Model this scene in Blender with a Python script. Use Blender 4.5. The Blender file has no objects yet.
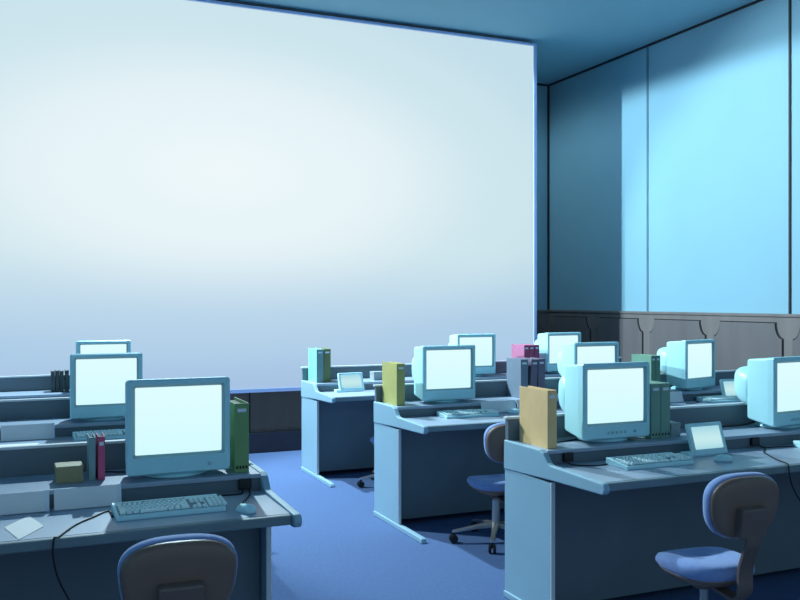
import bpy, bmesh, math, random
from mathutils import Vector, Matrix
random.seed(5)
scn = bpy.context.scene
C = scn.collection
PI = math.pi
R = math.radians

# ------------------------------------------------------------------ camera
YAW = R(23.4); FPX = 888.0; EYE = 1.5
cs, sn = math.cos(YAW), math.sin(YAW)
cam_d = bpy.data.cameras.new('camera')
cam = bpy.data.objects.new('camera', cam_d); C.objects.link(cam)
cam.location = (0, 0, EYE); cam.rotation_euler = (PI/2, 0, -YAW)
cam_d.sensor_width = 36; cam_d.lens = 36*FPX/800
cam_d.clip_start = 0.05; cam_d.clip_end = 100
scn.camera = cam
scn.view_settings.view_transform = 'Standard'
scn.view_settings.look = 'None'
scn.view_settings.gamma = 1
scn.view_settings.exposure = 0
scn.view_settings.use_curve_mapping = False

def on(px, py, z):
    """where the sight line of a photo point meets the height z"""
    d = (EYE-z)*FPX/(py-300.0); xc = (px-400)/FPX*d
    return Vector((xc*cs+d*sn, -xc*sn+d*cs, z))
def onY(px, py, Y):
    t = (px-400)/FPX; d = Y/(cs-t*sn)
    return Vector((d*(t*cs+sn), Y, EYE-(py-300)*d/FPX))

# ------------------------------------------------------------------ materials
def mat(name, col, rough=.5, metal=0, var=.06, scale=8, bump=0.0, bscale=200, spec=.4, sheen=0, stretch=None):
    m = bpy.data.materials.new(name); m.use_nodes = True
    nt = m.node_tree; n = nt.nodes; l = nt.links
    b = n['Principled BSDF']
    b.inputs['Roughness'].default_value = rough
    b.inputs['Metallic'].default_value = metal
    b.inputs['Specular IOR Level'].default_value = spec
    if sheen: b.inputs['Sheen Weight'].default_value = sheen
    tc = n.new('ShaderNodeTexCoord'); src = tc.outputs['Object']
    if stretch:
        mp = n.new('ShaderNodeMapping'); mp.inputs['Scale'].default_value = stretch
        l.new(src, mp.inputs['Vector']); src = mp.outputs['Vector']
    nz = n.new('ShaderNodeTexNoise'); nz.inputs['Scale'].default_value = scale
    nz.inputs['Detail'].default_value = 4
    l.new(src, nz.inputs['Vector'])
    rp = n.new('ShaderNodeValToRGB')
    rp.color_ramp.elements[0].position = .3; rp.color_ramp.elements[1].position = .7
    rp.color_ramp.elements[0].color = [c*(1-var) for c in col]+[1]
    rp.color_ramp.elements[1].color = [min(1, c*(1+var)) for c in col]+[1]
    l.new(nz.outputs['Fac'], rp.inputs['Fac']); l.new(rp.outputs['Color'], b.inputs['Base Color'])
    if bump:
        n2 = n.new('ShaderNodeTexNoise'); n2.inputs['Scale'].default_value = bscale
        l.new(src, n2.inputs['Vector'])
        bp = n.new('ShaderNodeBump'); bp.inputs['Strength'].default_value = bump; bp.inputs['Distance'].default_value = .003
        l.new(n2.outputs['Fac'], bp.inputs['Height']); l.new(bp.outputs['Normal'], b.inputs['Normal'])
    return m

def emit_mat(name, stops, strength=1.0, axis='Z', lo=0., hi=1.):
    """a lit display: colours run along one axis of the display's own surface"""
    m = bpy.data.materials.new(name); m.use_nodes = True
    nt = m.node_tree; n = nt.nodes; l = nt.links
    n.remove(n['Principled BSDF'])
    e = n.new('ShaderNodeEmission'); e.inputs['Strength'].default_value = strength
    tc = n.new('ShaderNodeTexCoord'); sp = n.new('ShaderNodeSeparateXYZ')
    l.new(tc.outputs['Object'], sp.inputs[0])
    mr = n.new('ShaderNodeMapRange'); mr.inputs['From Min'].default_value = lo; mr.inputs['From Max'].default_value = hi
    l.new(sp.outputs[axis], mr.inputs['Value'])
    rp = n.new('ShaderNodeValToRGB'); rp.color_ramp.interpolation = 'EASE'
    els = rp.color_ramp.elements
    els[0].position = stops[0][0]; els[0].color = (*stops[0][1], 1)
    els[1].position = stops[-1][0]; els[1].color = (*stops[-1][1], 1)
    for p, c in stops[1:-1]:
        x = els.new(p); x.color = (*c, 1)
    l.new(mr.outputs[0], rp.inputs['Fac']); l.new(rp.outputs['Color'], e.inputs['Color'])
    l.new(e.outputs[0], n['Material Output'].inputs['Surface'])
    return m

def lin(r, g, b):
    f = lambda v: (v/255/12.92 if v <= 10 else ((v/255+.055)/1.055)**2.4)
    return (f(r), f(g), f(b))

M = {}
M['carpet'] = mat('blue_carpet', (.090, .148, .30), .95, 0, .07, 90, .25, 500, .1, stretch=(1, .25, 1))#, 0, .05, 60, .25, 500, .1)
M['wall'] = mat('painted_wall', (.26, .475, .59), .6, 0, .025, 1.2, .05, 60, .3)
M['ceil'] = mat('ceiling_paint', (.25, .46, .56), .8, 0, .03, .8, .08, 90, .2)
M['wain'] = mat('wainscot_wood', (.20, .175, .17), .5, 0, .12, 5, .1, 60, .35, stretch=(1, 1, .15))
M['wainfield'] = mat('wainscot_field_wood', (.16, .145, .15), .5, 0, .10, 5, .1, 60, .35, stretch=(1, 1, .15))
M['lowwood'] = mat('screen_wall_wood', (.21, .14, .105), .5, 0, .12, 5, .1, 60, .3, stretch=(1, 1, .15))
M['base'] = mat('dark_skirting', (.03, .032, .05), .5, 0, .1, 6)
M['seam'] = mat('dark_seam', (.012, .012, .016), .6, 0, .1, 6)
M['seam2'] = mat('slate_seam', (.13, .24, .32), .6, 0, .1, 6)
M['desk'] = mat('desk_laminate', (.29, .465, .575), .42, 0, .03, 4, .03, 300, .45)
M['desktop'] = mat('desktop_laminate', (.34, .42, .53), .35, 0, .04, 3, .02, 300, .5, stretch=(.3, 2, 1))
M['deskdark'] = mat('desk_panel_slate', (.14, .185, .22), .55, 0, .05, 4, .03, 300, .3)
M['edge'] = mat('desk_edge_slate', (.18, .25, .28), .45, 0, .05, 6)
M['trimlight'] = mat('desk_light_edging', (.70, .74, .76), .3, 0, .03, 6, spec=.5)
M['plastic'] = mat('computer_plastic', (.47, .82, .89), .38, 0, .03, 6, .04, 500, .45)
M['kbplastic'] = mat('keyboard_plastic', (.60, .92, .97), .4, 0, .03, 6, .04, 500, .45)
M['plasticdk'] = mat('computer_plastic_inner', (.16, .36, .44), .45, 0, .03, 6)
M['button'] = mat('button_grey', (.36, .60, .68), .3, 0, .03, 20)
M['key'] = mat('keycap_plastic', (.78, .97, 1.0), .4, 0, .03, 20)
M['keywell'] = mat('keyboard_well', (.09, .22, .27), .5, 0, .03, 20)
M['black'] = mat('black_rubber', (.012, .012, .016), .45, 0, .1, 30)
M['chairblue'] = mat('blue_upholstery', (.22, .33, .64), .75, 0, .08, 40, .3, 400, .25, sheen=.35)
M['chairshell'] = mat('brown_chair_shell', (.20, .13, .105), .42, 0, .05, 10, .05, 300, .5)
M['chairbracket'] = mat('grey_brown_bracket', (.15, .11, .10), .4, 0, .05, 10)
M['chrome'] = mat('dull_steel', (.50, .48, .46), .32, .85, .05, 20)
M['paper'] = mat('white_paper', (.82, .82, .84), .8, 0, .02, 8)
M['card'] = mat('cream_card', (.90, .86, .82), .8, 0, .02, 8)
M['pages'] = mat('page_edges', (.32, .32, .28), .9, 0, .1, 60)
M['label'] = mat('spine_label', (.72, .80, .90), .6, 0, .02, 20)
M['frameblue'] = mat('screen_frame', (.45, .56, .88), .4, 0, .04, 6)
def cover(name, col): M[name] = mat(name, col, .5, 0, .05, 12, .06, 250, .35)
cover('orange_cover', (.88, .57, .27)); cover('green_cover', (.20, .36, .15)); cover('olive_cover', (.47, .44, .15))
cover('sea_green_cover', (.21, .36, .29)); cover('dark_green_cover', (.15, .30, .22)); cover('teal_cover', (.25, .75, .62)); cover('teal_spine', (.2, .33, .34))
cover('slate_cover', (.17, .22, .29)); cover('plum_cover', (.17, .15, .22)); cover('pink_cover', (.48, .17, .30))
cover('wine_cover', (.36, .07, .15)); cover('book_teal', (.22, .36, .38)); cover('book_pink', (.62, .10, .22))
cover('book_black', (.06, .085, .09)); cover('ochre_card', (.33, .29, .16)); cover('grey_card', (.30, .36, .38))
cover('moss_cover', (.17, .21, .09))

# ------------------------------------------------------------------ mesh helpers
def add_box(bm, x0, x1, y0, y1, z0, z1, mtx=None):
    vs = [bm.verts.new((x, y, z)) for z in (z0, z1) for (x, y) in ((x0, y0), (x1, y0), (x1, y1), (x0, y1))]
    for f in ((3, 2, 1, 0), (4, 5, 6, 7), (0, 1, 5, 4), (1, 2, 6, 5), (2, 3, 7, 6), (3, 0, 4, 7)):
        bm.faces.new([vs[i] for i in f])
    if mtx: bmesh.ops.transform(bm, matrix=mtx, verts=vs)
    return vs
def boxm(*a):
    bm = bmesh.new(); add_box(bm, *a); return bm
def add_prism(bm, pts, axis, a0, a1):
    """outline of 2-D points swept along an axis: 'x' uses (y,z), 'y' uses (x,z), 'z' uses (x,y)"""
    def v(p, a):
        return {'x': (a, p[0], p[1]), 'y': (p[0], a, p[1]), 'z': (p[0], p[1], a)}[axis]
    A = [bm.verts.new(v(p, a0)) for p in pts]; B = [bm.verts.new(v(p, a1)) for p in pts]
    n = len(pts)
    fs = [bm.faces.new(A), bm.faces.new(list(reversed(B)))]
    for i in range(n):
        fs.append(bm.faces.new((A[i], B[i], B[(i+1) % n], A[(i+1) % n])))
    bmesh.ops.recalc_face_normals(bm, faces=fs)
def add_loft(bm, rings, cap0=True, cap1=True):
    V = [[bm.verts.new(p) for p in r] for r in rings]
    n = len(V[0]); fs = []
    for a, b in zip(V, V[1:]):
        for i in range(n):
            fs.append(bm.faces.new((a[i], a[(i+1) % n], b[(i+1) % n], b[i])))
    if cap0: fs.append(bm.faces.new(V[0]))
    if cap1: fs.append(bm.faces.new(list(reversed(V[-1]))))
    bmesh.ops.recalc_face_normals(bm, faces=fs)
def sup(a, b, e, n=36):
    """superellipse outline"""
    out = []
    for i in range(n):
        t = 2*PI*i/n; c, s = math.cos(t), math.sin(t)
        out.append((a*math.copysign(abs(c)**(2/e), c), b*math.copysign(abs(s)**(2/e), s)))
    return out
def add_tube(bm, pts, r, n=8, caps=True):
    pts = [Vector(p) for p in pts]
    rs = r if isinstance(r, (list, tuple)) else [r]*len(pts)
    rings = []; up = Vector((0, 0, 1))
    prev = None
    for i, p in enumerate(pts):
        t = (pts[min(i+1, len(pts)-1)]-pts[max(i-1, 0)]).normalized()
        if prev is None:
            a = t.cross(up)
            if a.length < .05: a = t.cross(Vector((1, 0, 0)))
        else:
            a = prev - t*prev.dot(t)
        a.normalize(); prev = a; b = t.cross(a)
        rings.append([p+(a*math.cos(2*PI*k/n)+b*math.sin(2*PI*k/n))*rs[i] for k in range(n)])
    add_loft(bm, rings, caps, caps)
def add_lathe(bm, prof, n=28, sx=1, sy=1, loc=(0, 0, 0)):
    add_loft(bm, [[(loc[0]+r*sx*math.cos(2*PI*k/n), loc[1]+r*sy*math.sin(2*PI*k/n), loc[2]+z) for k in range(n)] for r, z in prof])
def spline(pts, sub=8):
    P = [Vector(p) for p in pts]; P = [P[0]*2-P[1]]+P+[P[-1]*2-P[-2]]
    out = []
    for i in range(1, len(P)-2):
        for k in range(sub):
            t = k/sub; a, b, c, d = P[i-1:i+3]
            out.append(.5*((2*b)+(c-a)*t+(2*a-5*b+4*c-d)*t*t+(3*b-a-3*c+d)*t**3))
    out.append(P[-2]); return out

def obj(name, bm, m, parent=None, bevel=0, seg=2, smooth=False, sub=0):
    me = bpy.data.meshes.new(name); bm.to_mesh(me); bm.free()
    me.materials.append(M[m] if isinstance(m, str) else m)
    o = bpy.data.objects.new(name, me); C.objects.link(o)
    if parent: o.parent = parent
    if smooth:
        for p in me.polygons: p.use_smooth = True
    if bevel:
        b = o.modifiers.new('bevel', 'BEVEL'); b.width = bevel; b.segments = seg; b.limit_method = 'ANGLE'; b.angle_limit = R(35)
    if sub:
        s = o.modifiers.new('sub', 'SUBSURF'); s.levels = sub; s.render_levels = sub
    return o
def tag(o, label, cat, group=None):
    o['label'] = label; o['category'] = cat
    if group: o['group'] = group
    return o
def thing(name, label, cat, loc=(0, 0, 0), rotz=0, group=None):
    o = bpy.data.objects.new(name, None); C.objects.link(o)
    o.empty_display_size = .05
    o.location = loc; o.rotation_euler = (0, 0, rotz)
    return tag(o, label, cat, group)
def struct(name, bm, m, parent=None, bevel=0):
    o = obj(name, bm, m, parent, bevel)
    if not parent: o['kind'] = 'structure'
    return o
def dup(root, loc, rotz, label, group=None):
    r = root.copy(); C.objects.link(r); r.location = loc; r.rotation_euler = (0, 0, rotz)
    r['label'] = label
    if group: r['group'] = group
    for ch in list(root.children):
        c = ch.copy(); C.objects.link(c); c.parent = r
        for g in list(ch.children):
            d = g.copy(); C.objects.link(d); d.parent = c
    return r

# ------------------------------------------------------------------ the room
XR, XL, YB, ZC = 6.6, -3.9, 10.2, 4.40
SX0, SX1, SY, SZ0, SZ1 = -2.6, 5.335, 8.50, .60, 4.36
WZ = 1.37
struct('floor', boxm(XL-.2, XR+.2, -1.5, YB+.2, -.1, 0), 'carpet')
struct('ceiling', boxm(XL-.2, XR+.2, -1.5, YB+.2, ZC, ZC+.15), 'ceil')
struct('wall_right', boxm(XR, XR+.2, -1.5, YB+.2, 0, ZC), 'wall')
struct('wall_left', boxm(XL-.2, XL, -1.5, YB+.2, 0, ZC), 'wall')
struct('wall_back', boxm(XL, XR, YB, YB+.2, 0, ZC), 'wall')
w = struct('wall_screen', boxm(SX0-.02, SX1-.01, SY+.06, SY+.24, .20, ZC), 'lowwood')
for x in (-1.9, -.9, .1, 1.1, 2.10, 3.1, 4.1):
    obj('panel_seam', boxm(x-.006, x+.006, SY+.052, SY+.06, .20, SZ0+.1), 'seam', w)
struct('baseboard_screen', boxm(SX0-.02, SX1-.01, SY+.03, SY+.24, 0, .20), 'base', bevel=.006)

# wainscot of the right and back walls: slab, cap rail, raised panels with scooped upper corners
def scoop(u0, u1, z0, z1, ru, rz):
    A = [PI/2*k/8 for k in range(9)]
    pts = [(u0, z0), (u1, z0)]
    pts += [(u1-ru*math.sin(a), z1-rz*math.cos(a)) for a in A]
    pts += [(u0+ru*math.sin(a), z1-rz*math.cos(a)) for a in reversed(A)]
    return pts
tr = struct('trim_1', boxm(XR-.02, XR, -1.5, YB, 0, WZ-.03), 'wain')
obj('cap_rail', boxm(XR-.035, XR, -1.5, YB-.02, WZ-.03, WZ), 'wain', tr, bevel=.006)
PW = 1.01
for k in range(9):
    y1 = 10.17-k*PW; y0 = y1-PW
    bm = bmesh.new()
    add_prism(bm, scoop(y0+.065, y1-.065, .2, WZ-.09, .085, .15), 'x', XR-.036, XR-.02)
    pn = obj('raised_panel', bm, 'wainfield', tr, bevel=.004)
    bm = bmesh.new()
    add_prism(bm, scoop(y0+.053, y1-.053, .19, WZ-.08, .085, .15), 'x', XR-.023, XR-.019)
    obj('groove', bm, 'seam', pn)
tr2 = struct('trim_2', boxm(XL, XR-.02, YB-.02, YB, 0, WZ-.03), 'wain')
obj('cap_rail', boxm(XL, XR-.035, YB-.035, YB, WZ-.03, WZ), 'wain', tr2, bevel=.006)
for k in range(2):
    x1 = XR-.03-k*PW; x0 = x1-PW
    bm = bmesh.new(); add_prism(bm, scoop(x0+.065, x1-.065, .2, WZ-.09, .085, .15), 'y', YB-.036, YB-.02)
    obj('raised_panel', bm, 'wainfield', tr2, bevel=.004)
# dark joints of the wall cladding
t3 = struct('trim_3', boxm(XR-.02, XR, -1.5, YB, ZC-.02, ZC), 'seam')
struct('trim_4', boxm(XL, XR-.02, YB-.02, YB, ZC-.02, ZC), 'seam')
struct('trim_5', boxm(XR-.022, XR, YB-.022, YB, WZ, ZC-.02), 'seam')
struct('trim_6', boxm(XR-.012, XR, 8.14, 8.163, WZ, ZC-.02), 'seam2')
struct('trim_7', boxm(XR-.012, XR, 6.115, 6.138, WZ, ZC-.02), 'seam')
struct('trim_8', boxm(XR-.012, XR, 4.10, 4.125, WZ, ZC-.02), 'seam2')
struct('baseboard_right', boxm(XR-.045, XR-.02, -1.5, YB-.05, 0, .14), 'base')

# ------------------------------------------------------------------ the big screen
ps = thing('projection_screen', 'huge glowing pale blue-white screen filling the far wall above the desks', 'screen',
           ((SX0+SX1)/2, SY, SZ0))
W2 = (SX1-SX0)/2; H = SZ1-SZ0
m = bpy.data.materials.new('big_screen_picture'); m.use_nodes = True
nt = m.node_tree; nn = nt.nodes; ll = nt.links; nn.remove(nn['Principled BSDF'])
def ramp(stops):
    r = nn.new('ShaderNodeValToRGB'); r.color_ramp.interpolation = 'EASE'; e = r.color_ramp.elements
    e[0].position = stops[0][0]; e[0].color = (*stops[0][1], 1); e[1].position = stops[-1][0]; e[1].color = (*stops[-1][1], 1)
    for p, c in stops[1:-1]:
        x = e.new(p); x.color = (*c, 1)
    return r
tc = nn.new('ShaderNodeTexCoord'); mp = nn.new('ShaderNodeMapping')
mp.inputs['Scale'].default_value = (1/4.3, 0, 1/2.0)
mp.inputs['Location'].default_value = (-.45/4.3, 0, -2.15/2.0)
ln = nn.new('ShaderNodeVectorMath'); ln.operation = 'LENGTH'
ll.new(tc.outputs['Object'], mp.inputs['Vector']); ll.new(mp.outputs['Vector'], ln.inputs[0])
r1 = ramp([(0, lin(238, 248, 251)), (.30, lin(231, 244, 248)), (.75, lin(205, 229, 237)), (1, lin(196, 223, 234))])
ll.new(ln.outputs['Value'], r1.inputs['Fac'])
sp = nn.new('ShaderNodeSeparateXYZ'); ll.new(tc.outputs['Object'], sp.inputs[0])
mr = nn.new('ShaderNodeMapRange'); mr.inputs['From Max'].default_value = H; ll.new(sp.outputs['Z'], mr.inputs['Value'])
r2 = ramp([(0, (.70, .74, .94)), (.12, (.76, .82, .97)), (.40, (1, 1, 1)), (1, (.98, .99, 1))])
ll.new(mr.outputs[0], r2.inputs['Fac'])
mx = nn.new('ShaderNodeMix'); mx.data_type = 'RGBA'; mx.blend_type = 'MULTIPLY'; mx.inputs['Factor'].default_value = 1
ll.new(r1.outputs['Color'], mx.inputs['A']); ll.new(r2.outputs['Color'], mx.inputs['B'])
em = nn.new('ShaderNodeEmission'); ll.new(mx.outputs['Result'], em.inputs['Color']); ll.new(em.outputs[0], nn['Material Output'].inputs['Surface'])
M['bigscreen'] = m
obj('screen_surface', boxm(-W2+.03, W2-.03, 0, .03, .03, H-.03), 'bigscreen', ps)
fm = bmesh.new()
add_box(fm, -W2, -W2+.035, -.015, .05, 0, H); add_box(fm, W2-.035, W2, -.015, .05, 0, H)
add_box(fm, -W2+.035, W2-.035, -.015, .05, 0, .035); add_box(fm, -W2+.035, W2-.035, -.015, .05, H-.025, H)
obj('frame', fm, 'frameblue', ps)

# ------------------------------------------------------------------ desks
DZ, LZ, PZ = .72, .79, .91
def make_desk(label, x0, x1, yb, sockets=()):
    t = thing('computer_desk', label, 'desk', (x0, yb, 0), 0, None)
    L = x1-x0; F = -.81
    e = .03
    obj('desktop', boxm(e, L-e, F+.03, -.34, DZ-.03, DZ), 'desktop', t)
    obj('front_edge', boxm(e, L-e, F, F+.03, DZ-.036, DZ), 'edge', t, bevel=.006)
    obj('riser', boxm(e, L-e, -.35, -.325, DZ, LZ-.018), 'deskdark', t)
    obj('raised_shelf', boxm(e, L-e, -.36, -.03, LZ-.018, LZ), 'desktop', t, bevel=.003)
    pn = obj('back_partition', boxm(.009, L-.009, -.03, -.002, .05, PZ-.012), 'deskdark', t)
    obj('top_edging', boxm(-.002, L+.002, -.032, .002, PZ-.012, PZ), 'trimlight', pn, bevel=.003)
    obj('modesty_panel', boxm(e, L-e, -.34, -.32, .04, DZ-.03), 'deskdark', t)
    prof = [(-.0, DZ-.075), (-.0, LZ+.003), (-.335, LZ+.003), (-.365, LZ-.008), (-.405, DZ+.022), (-.425, DZ+.014)]
    tipz = DZ+.006; r = .025
    prof.append((F-.005, tipz))
    for k in range(1, 9):
        a = PI/2+PI*k/8
        prof.append((F-.005+r*math.cos(a), tipz-r+r*math.sin(a)))
    prof.append((-.44, DZ-.055))
    for s in (0, 1):
        xa, xb = (0, e) if s == 0 else (L-e, L)
        bm = bmesh.new(); add_prism(bm, prof, 'x', xa, xb)
        obj('end_arm', bm, 'desk', t, bevel=.006)
        lg = obj('leg_panel', boxm(xa+.005, xb-.005, -.42, -.002, .03, DZ-.07), 'desk', t, bevel=.003)
        obj('front_edging', boxm(xa+.004, xb-.004, -.432, -.42, .03, DZ-.066), 'trimlight', lg, bevel=.004)
        bm = bmesh.new()
        add_prism(bm, [(-.002, 0), (-.002, .032), (F+.03, .032), (F+.012, .026), (F, .010), (F, 0)], 'x', xa-.003, xb+.003)
        obj('foot', bm, 'desk', t, bevel=.006)
    for sx in sockets:
        so = obj('power_socket', boxm(sx-x0, sx-x0+.052, -.372, -.35, DZ+.012, DZ+.055), 'black', t, bevel=.004)
    return t
RX0, RX1 = 2.29, 5.75
LX0, LX1 = -1.75, .95
YBK = (3.92, 5.76, 7.54)
make_desk('long computer desk at front right, orange binder at its left end', RX0-.022, RX1, YBK[0], (2.385, 3.555))
make_desk('middle computer desk of the right bank, olive binder at its left end', RX0, RX1, YBK[1])
make_desk('farthest desk of the right bank, turquoise binder at its left end', RX0+.02, RX1, YBK[2])
make_desk('computer desk at front left, cream card and ochre box on it', LX0, LX1, YBK[0], (.828,))
make_desk('second desk of the left bank, behind the ochre box', LX0, LX1, YBK[1])
make_desk('farthest desk of the left bank, dark books on its shelf', LX0, LX1, YBK[2])

# ------------------------------------------------------------------ CRT monitors
MW, MH, MB0 = .405, .375, .022
M['glow'] = emit_mat('monitor_picture', [(0, (.64, .965, 1.0)), (1, (.74, .985, 1.0))], 1.0, 'Z', 0, .4)
def rrect(w, h, r, n=5, cx=0, cz=0):
    out = []
    for (sx, sz, a0) in ((1, 1, 0), (-1, 1, 90), (-1, -1, 180), (1, -1, 270)):
        for k in range(n+1):
            a = R(a0+90*k/n)
            out.append((cx+sx*(w/2-r)+r*math.cos(a), cz+sz*(h/2-r)+r*math.sin(a)))
    return out
def make_monitor(label, loc, rz, buttons, group):
    """origin at the foot; the glass looks to -Y, the face stands .13 in front of the foot"""
    t = thing('crt_monitor', label, 'monitor', loc, rz, group)
    yf = -.13; cz = MB0+MH/2
    bm = bmesh.new()
    add_lathe(bm, [(.115, 0), (.125, .004), (.125, .010), (.105, .020), (.07, .026), (.065, .05)], 36, 1.05, .95, (0, .0, 0))
    obj('base', bm, 'plastic', t, smooth=True)
    # housing behind the bezel
    bm = bmesh.new()
    sec = [(yf+.045, MW-.006, MH-.006, .012, 0), (yf+.06, MW-.010, MH-.010, .014, 0), (yf+.175, MW-.026, MH-.038, .012, .004), (yf+.187, MW-.034, MH-.046, .014, .004), (yf+.190, MW-.046, MH-.058, .016, .004)]
    add_loft(bm, [[(x, y, z) for x, z in rrect(w, h, r, 5, 0, cz+dz)] for (y, w, h, r, dz) in sec])
    obj('housing', bm, 'plastic', t, smooth=True).modifiers.new('en', 'EDGE_SPLIT').split_angle = R(40)
    bm = bmesh.new(); rings = []
    for k in range(11):
        a = PI/2*k/10
        s = max(.06, math.cos(a)**.58 if k < 10 else .06)
        y = yf+.180+.170*math.sin(a)
        rings.append([(x*s, y, cz-.008+.045*math.sin(a)+z*s) for x, z in sup(.182, .118, 3.6, 40)])
    add_loft(bm, rings)
    obj('rear_shell', bm, 'plastic', t, smooth=True)
    # bezel: outer edge, front land, sloping reveal down to the glass
    ow, oh = MW-.054, MH-.098; ocz = cz+.0235
    bm = bmesh.new()
    loops = [[(x, yf+.046, z) for x, z in rrect(MW-.002, MH-.002, .012, 5, 0, cz)],
             [(x, yf+.008, z) for x, z in rrect(MW, MH, .013, 5, 0, cz)],
             [(x, yf, z) for x, z in rrect(MW-.012, MH-.012, .010, 5, 0, cz)],
             [(x, yf, z) for x, z in rrect(ow+.008, oh+.008, .008, 5, 0, ocz)]]
    add_loft(bm, loops, False, False)
    bz = obj('bezel', bm, 'plastic', t, smooth=True)
    bz.modifiers.new('en', 'EDGE_SPLIT').split_angle = R(30)
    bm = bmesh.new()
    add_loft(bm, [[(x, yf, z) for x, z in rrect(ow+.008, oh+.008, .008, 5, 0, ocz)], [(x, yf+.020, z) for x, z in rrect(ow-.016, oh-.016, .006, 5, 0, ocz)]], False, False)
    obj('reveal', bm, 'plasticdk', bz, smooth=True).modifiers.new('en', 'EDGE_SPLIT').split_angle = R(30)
    # bulging glass
    bm = bmesh.new(); n = 14; g = [[None]*(n+1) for _ in range(n+1)]
    for i in range(n+1):
        for j in range(n+1):
            u, v = i/n*2-1, j/n*2-1
            g[i][j] = bm.verts.new((u*(ow/2-.006), yf+.012+.004*(u*u+v*v)*.5, ocz+v*(oh/2-.006)))
    for i in range(n):
        for j in range(n):
            bm.faces.new((g[i][j], g[i+1][j], g[i+1][j+1], g[i][j+1]))
    obj('screen', bm, 'glow', t, smooth=True)
    zb = MB0+.032
    for bx in buttons:
        bm = bmesh.new(); add_lathe(bm, [(.0075, 0), (.0075, .006), (.006, .008)], 14)
        bmesh.ops.transform(bm, matrix=Matrix.Translation((bx, yf+.001, zb)) @ Matrix.Rotation(PI/2, 4, 'X'), verts=bm.verts)
        obj('button', bm, 'button', bz, smooth=False)
    return t
def face(x, yb, off=.30): return (x, yb-off+.13, LZ)
GM = 'monitors on the desks'
five = [-.055, -.03, -.005, .02, .045, .105]
make_monitor('large pale blue CRT monitor beside the green binder, front left desk', face(.598, YBK[0], .335), 0, [.118], GM)
m1 = make_monitor('pale blue CRT monitor with row of buttons, right of the orange binder', face(2.745, YBK[0]), 0, five, GM)
dup(m1, face(3.945, YBK[0]), R(7), 'pale blue CRT monitor cut off by the right edge of the photo', GM)
m2 = make_monitor('pale blue CRT monitor right of the olive binder, middle right desk', face(2.74, YBK[1], .29), 0, [], GM)
dup(m2, face(3.955, YBK[1], .30), R(1), 'pale blue CRT monitor whose top shows just behind the buttoned monitor', GM)
dup(m2, face(4.91, YBK[1], .30), R(15), 'pale blue CRT monitor turned slightly right, against the wainscot, second row', GM)
dup(m2, face(3.905, YBK[2], .30), 0, 'far pale blue CRT monitor, left of the pink binders', GM)
dup(m2, face(4.86, YBK[2], .30), R(3), 'far pale blue CRT monitor, right of the pink binders', GM)
dup(m2, face(.49, YBK[1], .31), 0, 'pale blue CRT monitor on the second left desk, behind the largest one', GM)
dup(m2, face(.625, YBK[2], .33), 0, 'farthest left pale blue CRT monitor, only its top edge showing', GM)

# ------------------------------------------------------------------ keyboards, mice
KW, KD = .388, .165
def key_layout():
    ks = []; p = .0178
    x0 = -KW/2+.014; y0 = -KD/2+.018
    for r in range(5):
        n = 14
        if r == 0:
            ws = [1.3, 1.3, 1.3, 5.6, 1.3, 1.3, 1.9]
        elif r == 1: ws = [2.1]+[1]*10+[1.9]
        elif r == 2: ws = [1.7]+[1]*10+[2.3]
        elif r == 3: ws = [1.4]+[1]*11+[1.6]
        else: ws = [1]*13+[1]
        x = x0; tot = sum(ws)
        for w in ws:
            wd = w*14*p/tot; ks.append((x, x+wd-.003, y0+r*.0195, y0+r*.0195+.016)); x += wd
    yt = y0+5*.0195+.008
    for b in range(3):
        for k in range(4):
            xx = x0+.024+b*.076+k*.0172; ks.append((xx, xx+.0145, yt, yt+.013))
    xn = x0+14*p+.008
    for r in (3, 4):
        for k in range(3): ks.append((xn+k*p, xn+k*p+.0148, y0+r*.0195, y0+r*.0195+.016))
    for k in range(3): ks.append((xn+k*p, xn+k*p+.0148, y0, y0+.016))
    ks.append((xn+p, xn+p+.0148, y0+.0195, y0+.0195+.016))
    xp = xn+3*p+.008
    for r in range(5):
        for k in range(4): ks.append((xp+k*p*.95, xp+k*p*.95+.0142, y0+r*.0195, y0+r*.0195+.016))
    return ks
SLOPE = .10
def make_keyboard(label, x, y, rz, single, group='keyboards'):
    t = thing('keyboard', label, 'keyboard', (x, y, DZ), rz, group)
    bm = bmesh.new(); a, b = KW/2, KD/2
    add_prism(bm, [(-b, .0), (-b, .013), (-b+.006, .017), (b-.004, .017+SLOPE*KD), (b, .013+SLOPE*KD), (b, .0)], 'x', -a, a)
    obj('case', bm, 'kbplastic', t, bevel=.004)
    zt = lambda yy: .0172+SLOPE*(yy+b)
    bm = bmesh.new()
    for (u0, u1, v0, v1) in ((-a+.010, -a+.268, -b+.014, b-.042), (-a+.268, -a+.322, -b+.014, b-.042), (-a+.328, a-.006, -b+.014, b-.042), (-a+.034, -a+.262, b-.039, b-.020)):
        vs = [bm.verts.new((u, v, zt(v)+.0006)) for u, v in ((u0, v0), (u1, v0), (u1, v1), (u0, v1))]
        bm.faces.new(vs)
    obj('key_well', bm, 'keywell', t)
    ks = key_layout()
    def key_bm(bm, k):
        x0, x1, y0, y1 = k
        lo = [(x0, y0), (x1, y0), (x1, y1), (x0, y1)]
        g = .0022
        hi = [(x0+g, y0+g), (x1-g, y0+g), (x1-g, y1-g*.5), (x0+g, y1-g*.5)]
        add_loft(bm, [[(u, v, zt(v)+.0004) for u, v in lo], [(u, v, zt(v)+.0075) for u, v in hi]])
    if single:
        for k in ks[:98]:
            bm = bmesh.new(); key_bm(bm, k); obj('key', bm, 'key', t)
        if ks[98:]:
            bm = bmesh.new()
            for k in ks[98:]: key_bm(bm, k)
            obj('key_block', bm, 'key', t)['kind'] = 'stuff'
    else:
        bm = bmesh.new()
        for k in ks: key_bm(bm, k)
        obj('key_block', bm, 'key', t)['kind'] = 'stuff'
    return t
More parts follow.
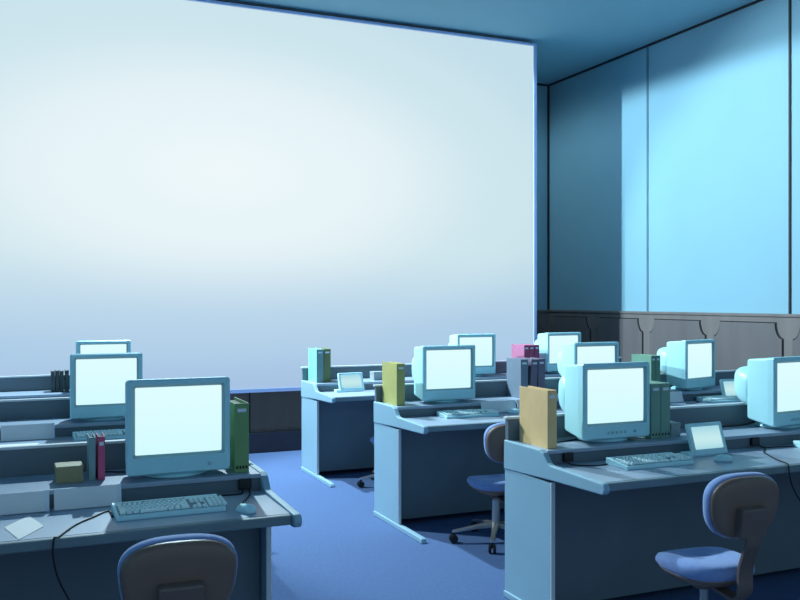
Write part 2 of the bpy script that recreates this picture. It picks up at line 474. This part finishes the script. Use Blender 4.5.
make_keyboard('pale blue keyboard on front left desk, in front of largest monitor', .518, 3.345, R(1), True)
make_keyboard('pale blue keyboard on front right desk, left of the small tilted display', 2.765, 3.40, R(0), True)
k3 = make_keyboard('pale blue keyboard beside pale notebooks, middle right desk', 2.79, 5.30, R(-2), False)
dup(k3, (3.985, 3.42, DZ), 0, 'pale blue keyboard cut off by the right edge of the photo', 'keyboards')
dup(k3, (.49, 5.28, DZ), R(1), 'pale blue keyboard on the second left desk, above the pink book', 'keyboards')
dup(k3, (5.02, 5.30, DZ), R(-3), 'pale blue keyboard under the turned monitor, second row at right', 'keyboards')

def make_mouse(label, x, y, rz):
    t = thing('computer_mouse', label, 'mouse', (x, y, DZ), rz, 'computer mice')
    bm = bmesh.new(); rings = []
    for z, s in ((0, .92), (.006, 1), (.014, .97), (.022, .84), (.028, .60), (.031, .30), (.0315, .06)):
        rings.append([(u*s, v*s-.006*(1-s), z+ (.0 if z < .01 else -.10*v*s*s)) for u, v in sup(.026, .045, 2.5, 28)])
    add_loft(bm, rings); obj('shell', bm, 'kbplastic', t, smooth=True)
    bm = bmesh.new(); add_tube(bm, [(0, .03, .0215), (0, .03, .0215+.001), (0, .0301, .0265)], .004, 8)
    obj('wheel', bm, 'button', t)
    obj('button_gap', boxm(-.022, .022, .0085, .0105, .018, .0265), 'button', t)
    return t
ms = make_mouse('pale blue mouse near the right end of the front left desk', .778, 3.225, R(25))
dup(ms, (3.143, 3.325, DZ), R(55), 'pale blue mouse in front of the small tilted display, front right desk', 'computer mice')
dup(ms, (3.15, 5.30, DZ), R(60), 'pale blue mouse on the middle right desk, above the orange binder', 'computer mice')

# ------------------------------------------------------------------ binders, books, boxes
def make_binder(label, x, y, z, w, h, d, cov, rz=0, lean=0, group=None, name='binder', dots=0, spine=None, lab=True, cat='binder'):
    """x, y: left front corner of the spine at the foot"""
    t = thing(name, label, cat, (x, y, z), rz, group)
    t.rotation_euler = (0, lean, rz)
    c = .0035
    bm = bmesh.new()
    add_box(bm, 0, c, 0, d, 0, h); add_box(bm, w-c, w, 0, d, 0, h)
    obj('cover', bm, cov, t, bevel=.001)
    sp = obj('spine', boxm(0, w, -.003, .003, 0, h), spine or cov, t, bevel=.002)
    obj('pages', boxm(c, w-c, .004, d-.006, .004, h-.014), 'pages', t)
    if lab:
        obj('label_plate', boxm(w*.20, w*.80, -.0045, -.003, h-.036, h-.022), 'label', sp)
    for k in range(dots):
        u = w*(.18+.64*k/max(1, dots-1)) if dots > 1 else w/2
        obj('rivet', boxm(u-.004, u+.004, -.0045, -.003, .016, .028), 'black', sp)
    return t
BH, BD = .282, .255
Y1, Y2, Y3 = YBK[0]-.315, YBK[1]-.30, YBK[2]-.275
make_binder('orange binder at the left end of the front right desk', 2.325, Y1, LZ, .052, .278, BD, 'orange_cover')
make_binder('left one of two sea green binders beside the buttoned monitor', 2.975, Y1+.045, LZ, .059, BH, .22, 'sea_green_cover', group='sea green binder pair', dots=3)
make_binder('right one of two sea green binders beside the buttoned monitor', 3.037, Y1+.045, LZ, .059, BH, .22, 'sea_green_cover', group='sea green binder pair', dots=3)
make_binder('olive yellow binder at the left end of the middle right desk', 2.342, Y2+.01, LZ, .060, BH, BD, 'olive_cover')
make_binder('slate blue binder, leftmost of three dark binders behind the orange one', 3.335, Y2+.06, LZ, .060, BH, .20, 'slate_cover', group='three dark binders')
make_binder('plum binder leaning, middle of three dark binders behind the orange one', 3.41, Y2+.06, LZ, .056, BH, .20, 'plum_cover', lean=R(3.2), group='three dark binders')
make_binder('plum binder upright, rightmost of three dark binders behind the orange one', 3.483, Y2+.06, LZ, .056, BH, .20, 'plum_cover', group='three dark binders')
make_binder('left dark green binder behind the sea green pair', 4.475, Y2+.03, LZ, .042, BH, BD-.02, 'dark_green_cover', group='dark green binder pair')
make_binder('right dark green binder behind the sea green pair', 4.520, Y2+.03, LZ, .042, BH, BD-.02, 'dark_green_cover', group='dark green binder pair')
make_binder('turquoise binder at the left end of the farthest right desk', 2.365, Y3, LZ, .062, BH+.006, .235, 'teal_cover', spine='teal_spine')
make_binder('moss green binder, right of the turquoise one', 2.432, Y3, LZ, .060, BH+.006, .235, 'moss_cover')
for k, s in enumerate(('leftmost', 'middle', 'rightmost')):
    make_binder(s+' of three pink binders on the farthest right desk', 4.415+.057*k, Y3-.02, LZ, .053, BH, BD-.02, 'pink_cover', group='three pink binders', spine='wine_cover')
make_binder('green binder on the front left desk, right of the largest monitor', .824, Y1+.01, LZ, .060, .285, BD, 'green_cover', dots=4)
make_binder('thin teal book standing left of the pink book', .264, 3.685, LZ, .024, .170, .12, 'book_teal', name='book', lab=False, cat='book')
make_binder('thin pink book standing on the front left desk shelf', .297, 3.685, LZ, .027, .172, .12, 'book_pink', name='book', cat='book')
for k, s in enumerate(('leftmost', 'second from left', 'third from left', 'rightmost')):
    make_binder(f'small dark book, {s} of four on the farthest left desk', .25+.032*k+(.006 if k == 3 else 0), YBK[2]-.21, LZ, .026, .162+.003*(k % 2), .12, 'book_black', name='book', lab=False, group='four dark books', cat='book')
def make_carton(label, x, y, z, w, d, h, m, rz=0):
    t = thing('small_box', label, 'box', (x, y, z), rz)
    obj('body', boxm(0, w, 0, d, 0, h*.8), m, t, bevel=.002)
    obj('lid', boxm(-.0015, w+.0015, -.0015, d+.0015, h*.8, h), m, t, bevel=.002)
make_carton('small ochre box on the front left desk shelf', .143, 3.665, LZ, .098, .10, .066, 'ochre_card', R(1))
make_carton('small grey box between sea green binder and tilted display', 3.112, YBK[0]-.26, LZ, .062, .09, .072, 'grey_card')
make_carton('small grey box on the farthest right desk shelf, above the olive binder', 2.90, YBK[2]-.26, LZ, .10, .10, .075, 'grey_card')

# pale notebooks leaning on the risers
def make_notebook(label, x, yb, w, h, rz=0, dy=0):
    """foot on the desktop, top edge leaning on the shelf edge"""
    t = thing('notebook', label, 'notebook', (x, yb-.36-.018-h*.36+dy, DZ+.001), rz, 'pale notebooks leaning on the shelf edges')
    t.rotation_euler = (R(-20), 0, rz)
    obj('cover', boxm(0, w, -.0035, .0035, .001, h), 'paper', t, bevel=.002)
    obj('binding', boxm(w-.012, w+.001, -.0045, .0045, .0005, h+.0005), 'label', t, bevel=.001)
make_notebook('pale notebook leaning on the shelf edge left of largest keyboard', .130, YBK[0], .238, .080)
make_notebook('pale notebook leaning at the left photo edge, front left desk', -.135, YBK[0], .248, .078)
make_notebook('pale notebook leaning on the second left desk, left of its keyboard', -.075, YBK[1], .275, .090)
make_notebook('pale notebook leaning between keyboard and dark binders, middle right desk', 2.93, YBK[1], .27, .085)
make_notebook('pale notebook partly hidden by the orange binder, middle right desk', 3.215, YBK[1], .23, .085)
make_notebook('pale notebook right of the sea green binders, second row', 4.49, YBK[1], .18, .085)

def make_sheet(name, label, pts, z, m):
    bm = bmesh.new(); add_prism(bm, [(p[0], p[1]) for p in pts], 'z', z, z+.0015)
    return tag(obj(name, bm, m), label, 'paper')
make_sheet('card', 'cream square card lying at an angle on the front left desk',
           [on(4, 528, DZ), on(19, 540, DZ), on(44, 526.5, DZ), on(29, 516, DZ)], DZ+.0005, 'card')
make_sheet('paper_or_lit_patch', 'white paper sheet on the second left desk at the photo edge',
           [(-.16, 5.02), (.085, 5.02), (.115, 5.22), (-.15, 5.23)], DZ+.0005, 'paper')
make_sheet('paper_or_lit_patch', 'white patch standing in for lit desktop beside the small display, farthest right desk',
           [(2.83, 6.86), (3.04, 6.86), (3.06, 7.1), (2.85, 7.12)], DZ+.0005, 'paper')  # white sheet stands in for light falling on the desktop

# ------------------------------------------------------------------ small tilted displays
M['padglow'] = emit_mat('small_display_picture', [(0, lin(150, 215, 232)), (.5, lin(205, 245, 248)), (1, lin(165, 222, 238))], .9, 'Z', 0, .16)
def make_pad(label, x, y, rz, w=.228):
    t = thing('desk_display', label, 'display', (x, y, DZ), rz, 'small tilted displays')
    h = .162; T = Matrix.Rotation(R(-18), 4, 'X') @ Matrix.Translation((0, 0, .005))
    bm = bmesh.new()
    loops = [[(u, .016, v) for u, v in rrect(w, h, .008, 3, 0, h/2)], [(u, .0, v) for u, v in rrect(w, h, .008, 3, 0, h/2)],
             [(u, -.004, v) for u, v in rrect(w-.008, h-.008, .007, 3, 0, h/2)], [(u, -.004, v) for u, v in rrect(w-.038, h-.046, .004, 3, 0, h/2+.006)],
             [(u, .001, v) for u, v in rrect(w-.042, h-.050, .004, 3, 0, h/2+.006)]]
    add_loft(bm, loops, True, False)
    bmesh.ops.transform(bm, matrix=T, verts=bm.verts)
    obj('frame', bm, 'kbplastic', t)
    bm = bmesh.new()
    vs = [bm.verts.new((u, .0005, v+h/2+.006)) for u, v in ((-w/2+.019, -h/2+.022), (w/2-.019, -h/2+.022), (w/2-.019, h/2-.022), (-w/2+.019, h/2-.022))]
    bm.faces.new(vs); bmesh.ops.transform(bm, matrix=T, verts=bm.verts)
    obj('screen', bm, 'padglow', t)
    bm = bmesh.new()
    add_prism(bm, [(.004, 0), (.004, .022), (.062, .022), (.062, 0)], 'x', -w/2-.03, w/2-.03)
    obj('stand', bm, 'kbplastic', t, bevel=.002)
    return t
pd = make_pad('small tilted display in front of the shelf, front right desk', 3.20, YBK[0]-.455, R(2))
dup(pd, (5.17, YBK[1]-.44, DZ), R(-8), 'small tilted display half hidden behind the rightmost monitor', 'small tilted displays')
dup(pd, (2.625, YBK[2]-.46, DZ), R(4), 'small tilted display right of the turquoise binder, farthest desk', 'small tilted displays')

# ------------------------------------------------------------------ cables
def cable(label, pts, r=.0032):
    bm = bmesh.new(); add_tube(bm, spline(pts, 8), r, 8)
    return tag(obj('cable', bm, 'black', smooth=True), label, 'cable')
zc = DZ+.0035; zl = LZ+.004
edge = YBK[0]-.81-.008
def drop(px, py): return onY(px, py, edge)
cable('black cable from front left keyboard drooping over the desk edge',
      [(.318, 3.33, zc), on(108, 511, zc), on(93, 517, zc), on(75, 525, zc), on(58, 537, zc+.001), Vector((drop(54, 545).x, edge, DZ+.002)), drop(53, 556), drop(58, 578), drop(70, 602)])
cable('black cable from front left socket to the back of the keyboard',
      [(.842, YBK[0]-.375, DZ+.012), (.832, YBK[0]-.395, zc), (.80, YBK[0]-.405, zc), (.74, YBK[0]-.40, zc), (.69, YBK[0]-.425, zc), (.66, YBK[0]-.465, zc+.004)])
cable('black cable from front left socket to the mouse',
      [(.868, YBK[0]-.375, DZ+.012), (.865, YBK[0]-.40, zc), (.845, YBK[0]-.46, zc), (.80, YBK[0]-.56, zc), (.793, YBK[0]-.615, zc), (.792, YBK[0]-.645, zc+.003)])
cable('black cable on the shelf between pink book and largest monitor',
      [(.30, 3.835, zl), (.34, 3.83, zl), (.40, 3.80, zl), (.47, 3.78, zl+.002)])
cable('black cable from left socket to keyboard, front right desk',
      [(2.395, YBK[0]-.375, DZ+.012), (2.41, YBK[0]-.40, zc), (2.47, YBK[0]-.45, zc), (2.53, YBK[0]-.46, zc), (2.58, YBK[0]-.448, zc), (2.60, YBK[0]-.455, zc+.003)])
cable('black cable on the shelf between orange binder and its monitor',
      [(2.39, 3.76, zl), (2.44, 3.73, zl), (2.52, 3.75, zl), (2.61, 3.77, zl)])
cable('black cable from right socket to the keyboard at the photo edge',
      [(3.60, YBK[0]-.375, DZ+.012), (3.62, YBK[0]-.395, zc), (3.70, YBK[0]-.40, zc), (3.77, YBK[0]-.42, zc), (3.80, YBK[0]-.425, zc+.003)])
cable('black cable from right socket drooping over the front right desk edge',
      [(3.59, YBK[0]-.375, DZ+.012), (3.595, YBK[0]-.42, zc), on(764, 452, zc), on(776, 459, zc), on(786, 463, zc+.001), Vector((drop(788.5, 466).x, edge, DZ+.002)), drop(790, 478), drop(795, 492), drop(806, 510)])
cable('thick black cable under the rightmost monitor, on the shelf',
      [(3.52, 3.80, zl+.003), (3.62, 3.83, zl+.003), (3.72, 3.82, zl+.003), (3.80, 3.79, zl+.02), (3.83, 3.79, zl+.06)], .006)
cable('black cable below the turned monitor, second row',
      [(4.80, YBK[1]-.365, DZ+.03), (4.80, YBK[1]-.40, zc), (4.77, YBK[1]-.46, zc), (4.70, YBK[1]-.50, zc), (4.62, YBK[1]-.49, zc)])

# ------------------------------------------------------------------ chairs
def make_chair(label, loc, rz, zs, dback=0):
    """swivel chair facing +Y, origin on the floor under the column; zs = top of the seat"""
    t = thing('office_chair', label, 'chair', loc, rz, 'swivel chairs')
    bm = bmesh.new(); rings = []
    prof = [(-.062, .80), (-.058, .93), (-.042, 1.0), (-.022, .995), (-.008, .955), (-.001, .86), (.002, .70), (-.002, .45), (-.004, .15)]
    for z, s in prof:
        rings.append([(u*s, v*s, zs+z+(.0 if z < -.03 else -.022*max(0, v/.185)**2*1.0)) for u, v in sup(.168, .185, 2.6, 44)])
    add_loft(bm, rings); obj('seat_cushion', bm, 'chairblue', t, smooth=True)
    bm = bmesh.new(); rings = []
    for z, s in [(-.098, .30), (-.096, .62), (-.085, .82), (-.066, .93), (-.058, .945)]:
        rings.append([(u*s, v*s, zs+z) for u, v in sup(.165, .182, 2.6, 44)])
    add_loft(bm, rings); obj('seat_pan', bm, 'chairshell', t, smooth=True)
    # backrest: cushion in front, shell behind; leaned a little
    zc_, yb_ = zs+.238, -.225
    T = Matrix.Translation((0, yb_, zc_)) @ Matrix.Rotation(R(7), 4, 'X')
    def slab(w, h, ys, e=2.75):
        bm = bmesh.new(); rings = []
        for y, s in ys:
            ring = []
            for u, v in sup(w/2, h/2, e, 48):
                k = 1.0+.10*(v/(h/2))            # a little wider towards the top
                ring.append((u*s*k/1.05, y+ .10*(u*s)**2*2.0, v*s))
            rings.append(ring)
        add_loft(bm, rings); bmesh.ops.transform(bm, matrix=T, verts=bm.verts)
        return bm
    obj('back_cushion', slab(.338, .250, [(.0, .96), (.008, 1.0), (.03, 1.0), (.046, .955), (.055, .86), (.059, .7), (.061, .4), (.061, .1)]), 'chairblue', t, smooth=True)
    obj('back_shell', slab(.330, .242, [(-.026, .1), (-.026, .6), (-.0255, .86), (-.021, .935), (-.010, .985), (.004, 1.0)]), 'chairshell', t, smooth=True)
    bm = boxm(-.062, .062, -.062, -.02, -.105, .012); bmesh.ops.transform(bm, matrix=T, verts=bm.verts)
    obj('back_bracket', bm, 'chairbracket', t, bevel=.008)
    # flat bar bent from the bracket to the underside of the seat
    path = spline([(0, yb_-.045, zc_-.08), (0, yb_-.040, zc_-.135), (0, yb_-.018, zc_-.19), (0, yb_-.002, zs-.01), (0, yb_+.0, zs-.08), (0, yb_+.028, zs-.120), (0, -.16, zs-.122), (0, -.05, zs-.105)], 6)
    bm = bmesh.new(); rings = []
    for i, p in enumerate(path):
        tg = (path[min(i+1, len(path)-1)]-path[max(i-1, 0)]).normalized(); nn = Vector((1, 0, 0)).cross(tg)
        w_ = .034 if i < len(path)*.6 else .028
        rings.append([p+Vector((sx*w_, 0, 0))+nn*sy*.007 for sx, sy in ((-1, -1), (1, -1), (1, 1), (-1, 1))])
    add_loft(bm, rings); obj('back_bar', bm, 'chairbracket', t, bevel=.002)
    bm = bmesh.new(); add_lathe(bm, [(.045, zs-.13), (.06, zs-.095)], 20); obj('tilt_plate', bm, 'chairbracket', t)
    bm = bmesh.new(); add_lathe(bm, [(.026, .075), (.026, .26), (.017, .262), (.017, zs-.10)], 20); obj('column', bm, 'chrome', t, smooth=True).modifiers.new('en', 'EDGE_SPLIT').split_angle = R(40)
    bm = bmesh.new(); add_tube(bm, [(.03, .02, zs-.112), (.12, .03, zs-.112), (.20, .03, zs-.105)], .006, 8); obj('lever', bm, 'chrome', t, smooth=True)
    for k in range(5):
        a = R(90+72*k+8); c_, s_ = math.cos(a), math.sin(a)
        bm = bmesh.new(); rings = []
        for q, (rr, z, hw, hh) in enumerate(((.015, .105, .022, .016), (.10, .098, .018, .013), (.20, .082, .014, .010), (.275, .070, .012, .008))):
            rings.append([(rr*c_-s_*u, rr*s_+c_*u, z+v) for u, v in ((-hw, -hh), (hw, -hh), (hw, hh), (-hw, hh))])
        add_loft(bm, rings); lg = obj('base_leg', bm, 'chrome', t, bevel=.004)
        bm = bmesh.new()
        for o_ in (-.014, .014):
            ctr = Vector((.268*c_, .268*s_, .026))
            ax = Vector((-s_, c_, 0))
            n = 16; rings = []
            for off, rd in ((-.008, .022), (-.006, .026), (.006, .026), (.008, .022)):
                rings.append([ctr+ax*(o_+off)+Vector((c_*math.cos(2*PI*i/n), s_*math.cos(2*PI*i/n), math.sin(2*PI*i/n)))*rd for i in range(n)])
            add_loft(bm, rings)
        add_tube(bm, [(.268*c_, .268*s_, .03), (.268*c_, .268*s_, .066)], .008, 8)
        obj('caster', bm, 'black', lg)
    return t
make_chair('swivel chair with brown back at the front left desk, cut off below', (.43, 2.735, 0), R(-3), .478)
make_chair('swivel chair with blue seat at the front right desk, right photo edge', (2.543, 2.795, 0), R(-2), .478)
make_chair('swivel chair with steel caster base at the middle right desk', (2.74, 4.83, 0), R(-6), .405)
make_chair('far swivel chair mostly hidden by the middle right desk', (2.80, 6.62, 0), R(5), .40)

# ------------------------------------------------------------------ light
wd = bpy.data.worlds.new('world'); scn.world = wd; wd.use_nodes = True
wd.node_tree.nodes['Background'].inputs['Color'].default_value = (.43, .70, .92, 1)
wd.node_tree.nodes['Background'].inputs['Strength'].default_value = .60
def spot(name, loc, target, energy, col, size, blend, radius):
    l = bpy.data.lights.new(name, 'SPOT'); o = bpy.data.objects.new(name, l); C.objects.link(o)
    l.energy = energy; l.color = col; l.spot_size = R(size); l.spot_blend = blend; l.shadow_soft_size = radius
    o.location = loc; o.rotation_euler = (Vector(target)-Vector(loc)).to_track_quat('-Z', 'Y').to_euler()
    return o
spot('ceiling_or_fill_spot', (1.35, 8.05, 4.32), (1.35, 8.03, 0), 1300, (.66, .90, 1.0), 174, .06, .05)
spot('ceiling_or_fill_spot', (-.8, 8.1, 4.30), (4.6, 5.6, .9), 1250, (.74, .95, 1.0), 68, .3, .06)  # added fill spot, brightens the left sides along the right bank
spot('ceiling_or_fill_spot', (4.5, 9.4, 4.35), (4.7, 9.4, 0), 110, (.62, .90, 1.0), 168, .4, .15)  # unseen fill added to lift the dark corner behind the screen wall
